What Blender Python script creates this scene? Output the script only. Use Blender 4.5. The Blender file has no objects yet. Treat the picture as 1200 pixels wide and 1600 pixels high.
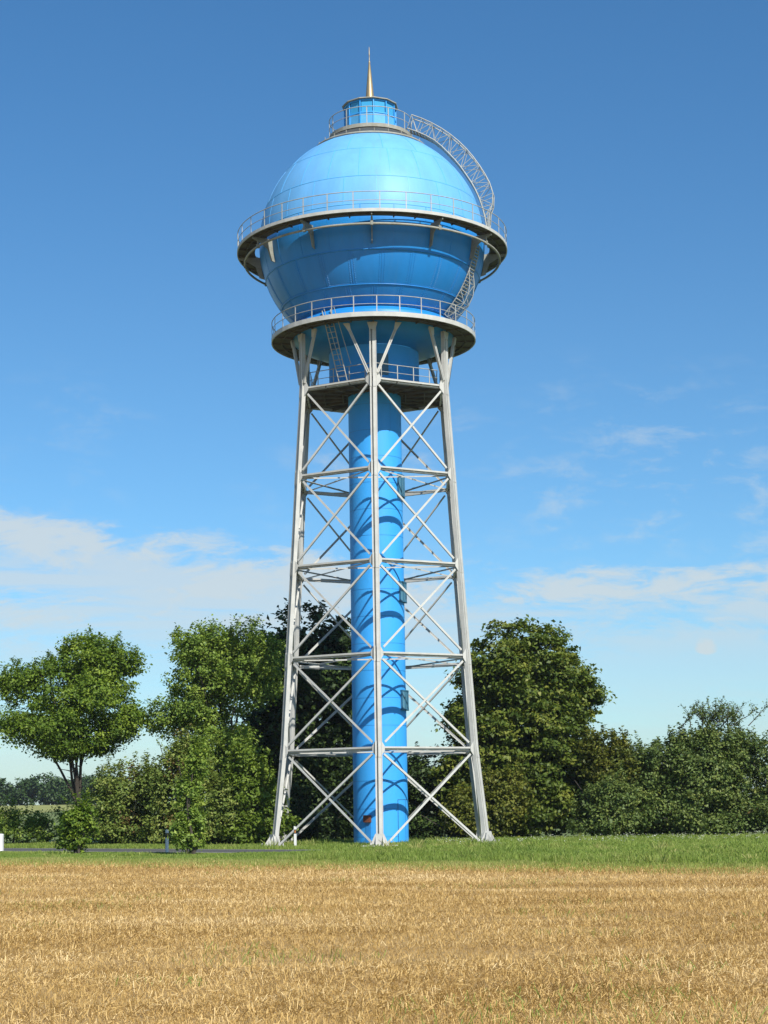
import bpy, math, random
import numpy as np
from mathutils import Vector, Matrix
R = math.radians
scene = bpy.context.scene
random.seed(7)

# ------------------------------------------------------------------ camera
F, PITCH, ROLL, YAW, HCAM = 2784.8, 0.165369, 0.015986, 0.004443, 1.7246
cy, sy, cp, sp, cr, sr = math.cos(YAW), math.sin(YAW), math.cos(PITCH), math.sin(PITCH), math.cos(ROLL), math.sin(ROLL)
fw = Vector((sy*cp, cy*cp, sp)); uv = Vector((cy, -sy, 0)); vv = Vector((-sp*sy, -sp*cy, cp))
right = uv*cr - vv*sr; up = uv*sr + vv*cr
cd = bpy.data.cameras.new('camera'); cam = bpy.data.objects.new('camera', cd)
scene.collection.objects.link(cam)
cam.matrix_world = Matrix(((right.x, up.x, -fw.x, 0), (right.y, up.y, -fw.y, 0), (right.z, up.z, -fw.z, HCAM), (0, 0, 0, 1)))
cd.sensor_fit = 'VERTICAL'; cd.sensor_height = 24; cd.sensor_width = 18; cd.lens = F/1600*24
cd.clip_start = 0.5; cd.clip_end = 20000
scene.camera = cam

# ------------------------------------------------------------------ sun, sky, exposure
SUN_EL, SUN_AZ = 40.6, 27.0            # azimuth to the right of straight behind the camera
sl = bpy.data.lights.new('sun', 'SUN'); sun = bpy.data.objects.new('sun', sl); scene.collection.objects.link(sun)
sl.energy = 5.0; sl.angle = R(0.53); sl.color = (1.0, 0.95, 0.86)
Ld = Vector((math.sin(R(SUN_AZ))*math.cos(R(SUN_EL)), -math.cos(R(SUN_AZ))*math.cos(R(SUN_EL)), math.sin(R(SUN_EL))))
sun.rotation_euler = Ld.to_track_quat('Z', 'Y').to_euler()
scene.view_settings.view_transform = 'Standard'; scene.view_settings.look = 'None'
scene.view_settings.exposure = 0.45; scene.view_settings.gamma = 1; scene.view_settings.use_curve_mapping = False

w = bpy.data.worlds.new('World'); scene.world = w; w.use_nodes = True
nt = w.node_tree; N = nt.nodes; L = nt.links; N.clear()
def nd(t, **k):
    n = N.new(t)
    for a, b in k.items(): setattr(n, a, b)
    return n
def mathn(op, a=None, b=None, c=None):
    n = nd('ShaderNodeMath', operation=op)
    for i, v in enumerate((a, b, c)):
        if v is None: continue
        if isinstance(v, (int, float)): n.inputs[i].default_value = v
        else: L.new(v, n.inputs[i])
    return n.outputs[0]
def ramp01(v, lo, hi):
    n = nd('ShaderNodeMapRange', interpolation_type='SMOOTHSTEP'); L.new(v, n.inputs[0])
    n.inputs[1].default_value = lo; n.inputs[2].default_value = hi
    return n.outputs[0]
out = nd('ShaderNodeOutputWorld'); bg = nd('ShaderNodeBackground'); bg.inputs[1].default_value = 0.092
L.new(bg.outputs[0], out.inputs[0])
sky = nd('ShaderNodeTexSky'); sky.sky_type = 'NISHITA'; sky.sun_disc = False
sky.sun_elevation = R(SUN_EL); sky.sun_rotation = R(180-SUN_AZ)
sky.air_density = 1.0; sky.dust_density = 0.5; sky.ozone_density = 2.5; sky.altitude = 60
hsv = nd('ShaderNodeHueSaturation'); hsv.inputs['Saturation'].default_value = 1.2; hsv.inputs['Value'].default_value = 1.0
lowt = nd('ShaderNodeMix', data_type='RGBA', blend_type='MULTIPLY'); L.new(sky.outputs[0], lowt.inputs[6]); lowt.inputs[7].default_value = (0.90, 0.98, 1.05, 1)
tintall = nd('ShaderNodeMix', data_type='RGBA', blend_type='MULTIPLY'); tintall.inputs[0].default_value = 1; L.new(lowt.outputs[2], tintall.inputs[6]); tintall.inputs[7].default_value = (0.88, 0.99, 1.05, 1)
L.new(tintall.outputs[2], hsv.inputs['Color'])
tc = nd('ShaderNodeTexCoord'); sx = nd('ShaderNodeSeparateXYZ'); L.new(tc.outputs['Generated'], sx.inputs[0])
ydiv = mathn('MAXIMUM', sx.outputs[1], 0.05)
azt = mathn('DIVIDE', sx.outputs[0], ydiv)          # tangent of azimuth
elt = mathn('DIVIDE', sx.outputs[2], ydiv)          # tangent of elevation
L.new(ramp01(elt, 0.30, 0.05), lowt.inputs[0])
def noise(sxy, detail, rough, seed, dist=0.0):
    c = nd('ShaderNodeCombineXYZ'); L.new(mathn('MULTIPLY', azt, sxy[0]), c.inputs[0]); L.new(mathn('MULTIPLY', elt, sxy[1]), c.inputs[1])
    c.inputs[2].default_value = seed
    n = nd('ShaderNodeTexNoise'); n.inputs['Scale'].default_value = 1; n.inputs['Detail'].default_value = detail
    n.inputs['Roughness'].default_value = rough; n.inputs['Distortion'].default_value = dist
    L.new(c.outputs[0], n.inputs['Vector']); return n.outputs[0]
# long cloud banks low over the horizon, higher on the left
n1 = noise((9, 34), 8, 0.62, 3.1, 0.35)
n2 = noise((30, 80), 8, 0.68, 9.4, 0.6)
topedge = mathn('MAXIMUM', mathn('ADD', mathn('MULTIPLY', azt, -0.17), 0.134), 0.129)                        # tan elevation of the bank's top
topedge = mathn('ADD', topedge, mathn('MULTIPLY', mathn('SUBTRACT', n1, 0.5), 0.08))
topedge = mathn('ADD', topedge, mathn('MULTIPLY', mathn('SUBTRACT', n2, 0.5), 0.05))
below = ramp01(mathn('SUBTRACT', topedge, elt), -0.004, 0.016)
hole = ramp01(mathn('ADD', mathn('MULTIPLY', n1, 0.65), mathn('MULTIPLY', n2, 0.35)), 0.37, 0.55)
n3 = noise((5, 48), 5, 0.55, 17.3, 0.4)
band = ramp01(n3, 0.36, 0.56)
low = ramp01(elt, 0.070, 0.115)
bank = mathn('MULTIPLY', below, mathn('MAXIMUM', mathn('MULTIPLY', hole, 0.9), mathn('MULTIPLY', band, 0.75)))
bank = mathn('MULTIPLY', bank, mathn('ADD', mathn('MULTIPLY', low, 0.68), 0.28))
# small wisps above the bank
n4 = noise((30, 70), 8, 0.66, 5.7, 0.3)
n5 = noise((7, 14), 3, 0.5, 23.9)
wz = mathn('MULTIPLY', ramp01(elt, 0.27, 0.20), ramp01(elt, 0.05, 0.10))
wisp = mathn('MULTIPLY', mathn('MULTIPLY', ramp01(n4, 0.46, 0.74), ramp01(mathn('ADD', n5, mathn('MULTIPLY', azt, 0.35)), 0.42, 0.60)), mathn('MULTIPLY', wz, 0.36))
cf = mathn('MAXIMUM', mathn('MULTIPLY', bank, 0.92), wisp)
def sq(v, c, w_): return mathn('POWER', mathn('ABSOLUTE', mathn('DIVIDE', mathn('SUBTRACT', v, c), w_)), 2.0)
puffd = mathn('ADD', mathn('ADD', sq(azt, 0.184, 0.0075), sq(elt, 0.089, 0.0065)), mathn('MULTIPLY', mathn('SUBTRACT', n2, 0.5), 4.0))
cf = mathn('MAXIMUM', cf, mathn('MULTIPLY', ramp01(puffd, 1.6, 0.2), 0.8))
mx = nd('ShaderNodeMix', data_type='RGBA'); L.new(cf, mx.inputs[0]); L.new(hsv.outputs[0], mx.inputs[6])
mx.inputs[7].default_value = (5.3, 5.75, 5.8, 1)
L.new(mx.outputs[2], bg.inputs[0])

# ------------------------------------------------------------------ materials
def mat(name, col, rough=0.6, metal=0.0, var=0.12, scale=3.0, bump=0.0, bscale=30.0, spec=0.5, col2=None, stretch=None, detail=6, extra=None):
    m = bpy.data.materials.new(name); m.use_nodes = True
    t = m.node_tree; b = t.nodes['Principled BSDF']
    b.inputs['Roughness'].default_value = rough; b.inputs['Metallic'].default_value = metal
    b.inputs['Specular IOR Level'].default_value = spec
    tc = t.nodes.new('ShaderNodeTexCoord'); mp = t.nodes.new('ShaderNodeMapping')
    t.links.new(tc.outputs['Object'], mp.inputs[0])
    if stretch: mp.inputs['Scale'].default_value = stretch
    n = t.nodes.new('ShaderNodeTexNoise'); n.inputs['Scale'].default_value = scale; n.inputs['Detail'].default_value = detail
    n.inputs['Roughness'].default_value = 0.65
    t.links.new(mp.outputs[0], n.inputs['Vector'])
    r = t.nodes.new('ShaderNodeValToRGB'); t.links.new(n.outputs[0], r.inputs[0])
    c2 = col2 or tuple(c*(1-2.2*var) for c in col)
    r.color_ramp.elements[0].position = 0.32; r.color_ramp.elements[0].color = (*c2, 1)
    r.color_ramp.elements[1].position = 0.62; r.color_ramp.elements[1].color = (*col, 1)
    t.links.new(r.outputs[0], b.inputs['Base Color'])
    if bump:
        n2 = t.nodes.new('ShaderNodeTexNoise'); n2.inputs['Scale'].default_value = bscale; n2.inputs['Detail'].default_value = 4
        t.links.new(mp.outputs[0], n2.inputs['Vector'])
        bp = t.nodes.new('ShaderNodeBump'); bp.inputs['Strength'].default_value = bump; bp.inputs['Distance'].default_value = 0.03
        t.links.new(n2.outputs[0], bp.inputs['Height']); t.links.new(bp.outputs[0], b.inputs['Normal'])
    return m
def leafmat(name, a, b_, c, trans=0.35, rough=0.55, spec=0.3):
    """leaf colours a..b..c chosen by a per-leaf random attribute"""
    m = bpy.data.materials.new(name); m.use_nodes = True; t = m.node_tree; b = t.nodes['Principled BSDF']
    at = t.nodes.new('ShaderNodeAttribute'); at.attribute_name = 'tint'
    r = t.nodes.new('ShaderNodeValToRGB'); t.links.new(at.outputs['Fac'], r.inputs[0])
    r.color_ramp.elements[0].color = (*a, 1); r.color_ramp.elements[1].color = (*c, 1)
    e = r.color_ramp.elements.new(0.5); e.color = (*b_, 1)
    t.links.new(r.outputs[0], b.inputs['Base Color'])
    b.inputs['Roughness'].default_value = rough; b.inputs['Specular IOR Level'].default_value = spec
    if trans:
        tr = t.nodes.new('ShaderNodeBsdfTranslucent'); ms = t.nodes.new('ShaderNodeMixShader'); ms.inputs[0].default_value = trans
        g = t.nodes.new('ShaderNodeHueSaturation'); g.inputs['Value'].default_value = 1.15; g.inputs['Saturation'].default_value = 1.1
        t.links.new(r.outputs[0], g.inputs['Color']); t.links.new(g.outputs[0], tr.inputs[0])
        o = t.nodes['Material Output']; t.links.new(b.outputs[0], ms.inputs[1]); t.links.new(tr.outputs[0], ms.inputs[2]); t.links.new(ms.outputs[0], o.inputs[0])
    return m
M = {}
M['blue'] = mat('blue_paint', (0.034, 0.315, 0.76), 0.58, var=0.05, scale=0.55, spec=0.4, stretch=(1, 1, .35), bump=.05, bscale=2.0)
def streak(m, dirt=(0.20, 0.24, 0.24), amt=.32, rings=None):
    t = m.node_tree; b = t.nodes['Principled BSDF']; src = b.inputs['Base Color'].links[0].from_socket
    tc = t.nodes.new('ShaderNodeTexCoord'); sp = t.nodes.new('ShaderNodeSeparateXYZ'); t.links.new(tc.outputs['Object'], sp.inputs[0])
    at = t.nodes.new('ShaderNodeMath'); at.operation = 'ARCTAN2'; t.links.new(sp.outputs[0], at.inputs[0]); t.links.new(sp.outputs[1], at.inputs[1])
    cb = t.nodes.new('ShaderNodeCombineXYZ'); mu = t.nodes.new('ShaderNodeMath'); mu.operation = 'MULTIPLY'; mu.inputs[1].default_value = 16; t.links.new(at.outputs[0], mu.inputs[0]); t.links.new(mu.outputs[0], cb.inputs[0])
    mz = t.nodes.new('ShaderNodeMath'); mz.operation = 'MULTIPLY'; mz.inputs[1].default_value = .28; t.links.new(sp.outputs[2], mz.inputs[0]); t.links.new(mz.outputs[0], cb.inputs[1])
    n = t.nodes.new('ShaderNodeTexNoise'); n.inputs['Scale'].default_value = 1; n.inputs['Detail'].default_value = 6; n.inputs['Roughness'].default_value = .7; t.links.new(cb.outputs[0], n.inputs['Vector'])
    mr = t.nodes.new('ShaderNodeMapRange'); mr.inputs[1].default_value = .52; mr.inputs[2].default_value = .78; mr.inputs[4].default_value = amt; t.links.new(n.outputs[0], mr.inputs[0])
    mx = t.nodes.new('ShaderNodeMix'); mx.data_type = 'RGBA'; t.links.new(mr.outputs[0], mx.inputs[0]); t.links.new(src, mx.inputs[6]); mx.inputs[7].default_value = (*dirt, 1); t.links.new(mx.outputs[2], b.inputs['Base Color'])
    return m
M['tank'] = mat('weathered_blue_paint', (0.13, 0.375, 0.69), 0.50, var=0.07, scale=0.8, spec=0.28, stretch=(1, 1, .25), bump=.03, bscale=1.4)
M['tankshade'] = mat('shaded_blue_tank_paint', (0.012, 0.215, 0.60), 0.42, var=0.07, scale=0.7, spec=0.45, stretch=(1, 1, .3), bump=.06, bscale=1.6)  # lower tank colour darkened so the shade under the gallery reads deeper
for k_ in ('tank', 'tankshade', 'blue'): streak(M[k_], amt={'tank': .28, 'tankshade': .14, 'blue': .14}[k_], dirt=(0.16, 0.26, 0.36))
M['seamblue'] = mat('column_seam', (0.022, 0.20, 0.52), 0.5, var=0.05)
M['bluedark'] = mat('dark_blue_gap', (0.010, 0.055, 0.15), 0.7, var=0.05)
M['steel'] = mat('pale_grey_steel_paint', (0.455, 0.455, 0.43), 0.55, var=0.08, scale=1.6, spec=0.35, bump=.15, bscale=9)
streak(M['steel'], dirt=(0.24, 0.20, 0.16), amt=.20)
M['steelthin'] = mat('galvanised_rail', (0.36, 0.37, 0.35), 0.5, var=0.12, scale=4)
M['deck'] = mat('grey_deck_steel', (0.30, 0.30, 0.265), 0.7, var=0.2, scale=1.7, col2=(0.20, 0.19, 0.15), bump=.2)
M['under'] = mat('shaded_weathered_underside', (0.10, 0.095, 0.075), 0.8, var=0.2, scale=1.2, col2=(0.055, 0.045, 0.032))  # shade beneath the decks is darkened into this mottled brown colour
M['cabpanel'] = mat('light_blue_panel', (0.085, 0.35, 0.66), 0.4, var=.05)
M['cabglass'] = mat('blue_tinted_pane', (0.045, 0.30, 0.55), 0.08, var=.03, spec=.9)
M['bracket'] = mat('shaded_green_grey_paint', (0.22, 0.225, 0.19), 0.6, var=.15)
M['collar'] = mat('grey_roof_sheet', (0.055, 0.06, 0.06), 0.5, var=.15)
M['gold'] = mat('brass_spire', (0.36, 0.28, 0.16), 0.45, metal=0.5, var=0.08)
M['glass'] = mat('dusty_glass', (0.07, 0.19, 0.27), 0.12, var=0.05, spec=0.8)
M['winframe'] = mat('dark_window_frame', (0.03, 0.13, 0.22), 0.5, var=0.1)
M['rust'] = mat('rusty_box', (0.16, 0.045, 0.02), 0.85, var=0.2, scale=8)
M['concrete'] = mat('concrete', (0.46, 0.45, 0.41), 0.9, var=0.12, scale=5, bump=.3)
M['white'] = mat('white_plastic', (0.66, 0.66, 0.65), 0.5, var=0.04)
M['black'] = mat('black_plastic', (0.02, 0.02, 0.022), 0.5, var=0.04)
M['reflector'] = mat('amber_reflector', (0.5, 0.2, 0.05), 0.3, var=0.02)
M['bark'] = mat('brown_bark', (0.055, 0.045, 0.034), 0.9, var=0.2, scale=6, stretch=(1, 1, .25), bump=.8, bscale=20)
M['asphalt'] = mat('asphalt', (0.075, 0.075, 0.075), 0.85, var=0.1, scale=3, bump=.2, bscale=60)
M['roadline'] = mat('road_paint', (0.6, 0.6, 0.57), 0.7, var=0.1, scale=4)
M['grassground'] = mat('grassy_soil', (0.10, 0.155, 0.032), 0.95, var=0.2, scale=0.8, col2=(0.12, 0.13, 0.04), bump=.6)
M['stubbleground'] = mat('stubble_soil', (0.38, 0.25, 0.09), 0.95, var=0.2, scale=0.9, col2=(0.25, 0.15, 0.048), bump=1.0, bscale=14, detail=10)
M['farfield'] = mat('far_field', (0.25, 0.26, 0.06), 0.95, var=0.15, scale=0.02)
M['maple'] = leafmat('maple_leaves', (0.0616, 0.1176, 0.0134), (0.1288, 0.2038, 0.0213), (0.2520, 0.3304, 0.0403))
M['acacia'] = leafmat('elm_leaves', (0.0933, 0.1649, 0.0269), (0.1829, 0.2688, 0.0411), (0.3315, 0.4032, 0.0754))
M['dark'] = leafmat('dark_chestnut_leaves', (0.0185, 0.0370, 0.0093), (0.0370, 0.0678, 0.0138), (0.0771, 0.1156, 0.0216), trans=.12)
M['chestnut'] = leafmat('chestnut_leaves', (0.0450, 0.0800, 0.0112), (0.0975, 0.1400, 0.0187), (0.2188, 0.2313, 0.0375), trans=.28)
M['olive'] = leafmat('olive_leaves', (0.0650, 0.0874, 0.0146), (0.1232, 0.1434, 0.0213), (0.2016, 0.1960, 0.0358), trans=.28)
M['haw'] = leafmat('hawthorn_leaves', (0.0562, 0.0976, 0.0236), (0.1154, 0.1655, 0.0384), (0.2144, 0.2439, 0.0620), trans=.25)
M['thicket'] = leafmat('thicket_leaves', (0.0895, 0.1382, 0.0260), (0.1626, 0.2195, 0.0422), (0.2764, 0.2928, 0.0731), trans=.3)
M['berry'] = leafmat('reddish_leaves', (0.10, 0.055, 0.02), (0.13, 0.085, 0.025), (0.12, 0.13, 0.03), trans=.3)
M['fresh'] = leafmat('fresh_leaves', (0.0840, 0.1400, 0.0157), (0.1400, 0.2072, 0.0246), (0.2240, 0.2912, 0.0448))
M['farleaf'] = leafmat('far_leaves', (0.022, 0.048, 0.012), (0.038, 0.075, 0.018), (0.06, 0.10, 0.028), trans=.15)
M['grass'] = leafmat('grass_blades', (0.115, 0.185, 0.028), (0.205, 0.275, 0.048), (0.36, 0.345, 0.12), trans=.3, rough=.6)
M['straw'] = leafmat('straw', (0.31, 0.19, 0.060), (0.53, 0.36, 0.130), (0.76, 0.60, 0.33), trans=.15, rough=.5)
M['flower'] = leafmat('white_flowers', (0.7000, 0.7000, 0.6200), (0.7500, 0.7500, 0.6800), (0.8000, 0.8000, 0.7500), trans=.2)

# ------------------------------------------------------------------ mesh helpers
class MB:
    def __init__(s): s.v = []; s.f = []; s.m = []; s.sm = []
    def add(s, vs, fs, mi=0, smooth=False):
        o = len(s.v); s.v += [tuple(q) for q in vs]
        for f in fs: s.f.append(tuple(i+o for i in f)); s.m.append(mi); s.sm.append(smooth)
    def beam(s, a, b, w_, h_, upv=(0, 0, 1), mi=0):
        """rectangular bar a->b, h_ along upv, w_ across"""
        a = Vector(a); b = Vector(b); d = (b-a).normalized(); u = Vector(upv)
        x = d.cross(u)
        if x.length < 1e-4: x = d.cross(Vector((1, 0, 0)))
        x.normalize(); u = x.cross(d).normalized()
        vs = [p + x*(w_/2*i) + u*(h_/2*j) for p in (a, b) for i, j in ((-1, -1), (1, -1), (1, 1), (-1, 1))]
        s.add(vs, [(0, 1, 2, 3), (7, 6, 5, 4), (0, 4, 5, 1), (1, 5, 6, 2), (2, 6, 7, 3), (3, 7, 4, 0)], mi)
    def tube(s, pts, rad, n=8, mi=0, close=False, cap=True):
        pts = [Vector(p) for p in pts]; k = len(pts)
        rs = rad if isinstance(rad, (list, tuple)) else [rad]*k
        vs = []; prev = None
        for i, p in enumerate(pts):
            if close: d = pts[(i+1) % k]-pts[i-1]
            else: d = pts[min(i+1, k-1)]-pts[max(i-1, 0)]
            d.normalize()
            x = prev - d*prev.dot(d) if prev is not None else (d.cross(Vector((0, 0, 1))) if abs(d.z) < .95 else d.cross(Vector((1, 0, 0))))
            x.normalize(); prev = x; y = d.cross(x)
            for j in range(n):
                a = 2*math.pi*j/n; vs.append(p + x*(rs[i]*math.cos(a)) + y*(rs[i]*math.sin(a)))
        fs = []
        for i in range(k if close else k-1):
            i2 = (i+1) % k
            for j in range(n): fs.append((i*n+j, i*n+(j+1) % n, i2*n+(j+1) % n, i2*n+j))
        s.add(vs, fs, mi, True)
        if cap and not close:
            s.add(vs[:n], [tuple(reversed(range(n)))], mi); s.add(vs[-n:], [tuple(range(n))], mi)
    def lathe(s, prof, n=96, mi=0, smooth=True, a0=0.0, a1=2*math.pi):
        full = abs(a1-a0-2*math.pi) < 1e-6; k = n if full else n+1
        vs = [(r*math.sin(a0+(a1-a0)*j/n), -r*math.cos(a0+(a1-a0)*j/n), z) for r, z in prof for j in range(k)]
        fs = []
        for i in range(len(prof)-1):
            for j in range(n):
                j2 = (j+1) % k; fs.append((i*k+j, i*k+j2, (i+1)*k+j2, (i+1)*k+j))
        s.add(vs, fs, mi, smooth)
    def plate(s, pts, nrm, th, mi=0):
        nrm = Vector(nrm).normalized(); k = len(pts)
        vs = [Vector(p)-nrm*th/2 for p in pts]+[Vector(p)+nrm*th/2 for p in pts]
        s.add(vs, [tuple(reversed(range(k))), tuple(range(k, 2*k))]+[(i, (i+1) % k, (i+1) % k+k, i+k) for i in range(k)], mi)
    def build(s, name, mats, parent=None, **tags):
        me = bpy.data.meshes.new(name); me.from_pydata(s.v, [], s.f)
        for m in (mats if isinstance(mats, (list, tuple)) else [mats]): me.materials.append(M[m])
        me.polygons.foreach_set('material_index', s.m); me.polygons.foreach_set('use_smooth', s.sm); me.update()
        o = bpy.data.objects.new(name, me); scene.collection.objects.link(o)
        if parent: o.parent = parent
        for k, v in tags.items(): o[k] = v
        return o
def empty(name, loc, **tags):
    o = bpy.data.objects.new(name, None); o.empty_display_size = .3; o.location = loc; scene.collection.objects.link(o)
    for k, v in tags.items(): o[k] = v
    return o
def quads(name, V, tint, mats, parent=None, midx=None, nv=4, **tags):
    """V: (n,nv,3) array of separate faces"""
    n = len(V); me = bpy.data.meshes.new(name)
    me.vertices.add(n*nv); me.vertices.foreach_set('co', V.reshape(-1).astype(np.float32))
    me.loops.add(n*nv); me.loops.foreach_set('vertex_index', np.arange(n*nv, dtype=np.int32))
    me.polygons.add(n); me.polygons.foreach_set('loop_start', np.arange(0, n*nv, nv, dtype=np.int32))
    me.update(calc_edges=True)
    for m in (mats if isinstance(mats, (list, tuple)) else [mats]): me.materials.append(M[m])
    if midx is not None: me.polygons.foreach_set('material_index', midx.astype(np.int32))
    at = me.attributes.new('tint', 'FLOAT', 'FACE'); at.data.foreach_set('value', tint.astype(np.float32))
    o = bpy.data.objects.new(name, me); scene.collection.objects.link(o)
    if parent: o.parent = parent
    for k, v in tags.items(): o[k] = v
    return o
def pol(r, a, z): return Vector((r*math.sin(a), -r*math.cos(a), z))   # a measured from straight towards the camera

# ================================================================== SETTING
rng = np.random.default_rng(11)
def sheet(name, pts, z, m, kind='structure'):
    b = MB(); b.add([(x, y, z) for x, y in pts], [tuple(range(len(pts)))]); return b.build(name, m, kind=kind)
g = MB()
rows = [(-60, 0), (30, 0), (60, 0), (100, 0), (135, 0.0), (200, 1.8), (300, 3.3), (420, 4.0), (800, 4.2), (1500, 4.4)]
cols = [-900, -400, -200, -80, -40, 0, 40, 80, 200, 400, 900]
vs = [(x, y, z) for y, z in rows for x in cols]; k = len(cols)
for i in range(len(rows)-1):
    for j in range(k-1): g.add([vs[i*k+j], vs[i*k+j+1], vs[(i+1)*k+j+1], vs[(i+1)*k+j]], [(0, 1, 2, 3)], 1 if rows[i][0] >= 135 and cols[j] < -40 else 0)
g.build('ground', ['grassground', 'farfield'], kind='structure')
def fe(x): return 58.3-0.81*x                                   # far edge of the stubble field
sheet('stubble_field', [(-90, -50), (110, -50), (110, fe(60)-7), (60, fe(60)), (0, fe(0)), (-30, fe(-30)), (-90, fe(-90))], 0.004, 'stubbleground')
def rn(x): return 70.9-0.95*x                                   # near edge of the road
RW = 6.8
sheet('road', [(-120, rn(-120)), (58, rn(58)), (58, rn(58)+RW), (-120, rn(-120)+RW)], 0.012, 'asphalt')
b = MB()
for off in (0.35, RW-0.5):
    b.add([(-120, rn(-120)+off, .016), (58, rn(58)+off, .016), (58, rn(58)+off+.17, .016), (-120, rn(-120)+off+.17, .016)], [(0, 1, 2, 3)])
b.build('road_marking', 'roadline', kind='structure')

# ================================================================== WATER TOWER
TY = 90.0; D0 = -0.011987
tower = empty('water_tower', (0, TY, 0.30), label='tall spherical water tower painted blue on a grey steel lattice of six legs', category='water tower')
LV = [-0.30, 4.275, 8.789, 13.341, 17.933, 22.451]
RV = [5.98, 5.449, 5.149, 4.839, 4.546, 4.245]
NA = [D0 + R(60)*i for i in range(6)]                          # 0 near, 1 front right, 2 rear right, 3 far, 4 rear left, 5 front left
def node(i, l): return pol(RV[l], NA[i % 6], LV[l])
def rad(a): return Vector((math.sin(a), -math.cos(a), 0))
def tan(a): return Vector((math.cos(a), math.sin(a), 0))
# --- column
def curved_box(b, r0, r1, a0, a1, z0, z1, mi=0, n=6):
    vs = []
    for j in range(n+1):
        a = a0+(a1-a0)*j/n
        vs += [pol(r0, a, z0), pol(r1, a, z0), pol(r1, a, z1), pol(r0, a, z1)]
    fs = [(0, 3, 2, 1), (4*n, 4*n+1, 4*n+2, 4*n+3)]
    for j in range(n):
        o = 4*j
        for q in range(4): fs.append((o+q, o+(q+1) % 4, o+4+(q+1) % 4, o+4+q))
    b.add(vs, fs, mi)
b = MB(); RC = 1.36; prof = [(RC+.02, -.05)]
zs = [0.10+1.36*i for i in range(17)]
for q, z in enumerate(zs):
    z2 = zs[q+1] if q < 16 else 22.45
    b.lathe([(RC, z+.010), (RC, z2-.010)], 72, 0)
    b.lathe([(RC-.012, z-.014), (RC-.012, z+.014)], 72, 1); b.lathe([(RC-.012, z+.010), (RC, z+.010)], 72, 1); b.lathe([(RC, z-.010), (RC-.012, z-.010)], 72, 1)
b.lathe([(RC, -.40), (RC, zs[0]-.01)], 72, 0)
for q in range(17):                                                                    # vertical seams, staggered
    a = R(-12+47*(q % 2)+120*((q*7) % 3)); z = zs[q]; curved_box(b, RC-.01, RC+.004, a, a+.009, z+.012, z+1.345, 1, 1)
column = b.build('column', ['blue', 'seamblue'], tower)
def frame_rect(b, r, a0, a1, z0, z1, th=.035, dep=.03, mi=0):
    da = th/r
    curved_box(b, r, r+dep, a0, a0+da, z0, z1, mi, 1); curved_box(b, r, r+dep, a1-da, a1, z0, z1, mi, 1)
    curved_box(b, r, r+dep-.003, a0+da, a1-da, z0, z0+th, mi); curved_box(b, r, r+dep-.003, a0+da, a1-da, z1-th, z1, mi)
for zt, zb in ((7.28, 6.32), (12.75, 11.75), (18.25, 17.15)):
    b = MB(); a0, a1 = R(52), R(92); ro = RC+.11
    curved_box(b, RC-.01, ro, a0, a1, zb+.04, zt-.04, 1)                              # glazed bay
    curved_box(b, RC-.01, ro+.03, a0-.015, a1+.015, zt-.04, zt+.02, 0); curved_box(b, RC-.01, ro+.03, a0-.015, a1+.015, zb-.02, zb+.04, 0)
    for q in range(5):
        a = a0+(a1-a0)*q/4; curved_box(b, ro-.005, ro+.022, a-.014, a+.014, zb+.04, zt-.04, 0, 1)
    b.build('window', ['winframe', 'glass'], column)
b = MB(); frame_rect(b, RC-.004, R(38), R(88), -.25, 1.90, th=.025, dep=.016, mi=1)
curved_box(b, RC-.004, RC+.008, R(39.2), R(86.8), -.22, 1.87, 0)
curved_box(b, RC+.006, RC+.012, R(62.6), R(63.4), -.22, 1.87, 1, 1)
door = b.build('door', ['blue', 'bluedark'], column)
b = MB(); curved_box(b, RC-.01, RC+.16, R(-35), R(-20), .82, 1.16); curved_box(b, RC-.01, RC+.02, R(-34), R(-21), -.3, .82, 1)
b.build('junction_box', ['rust', 'seamblue'], column)
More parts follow.
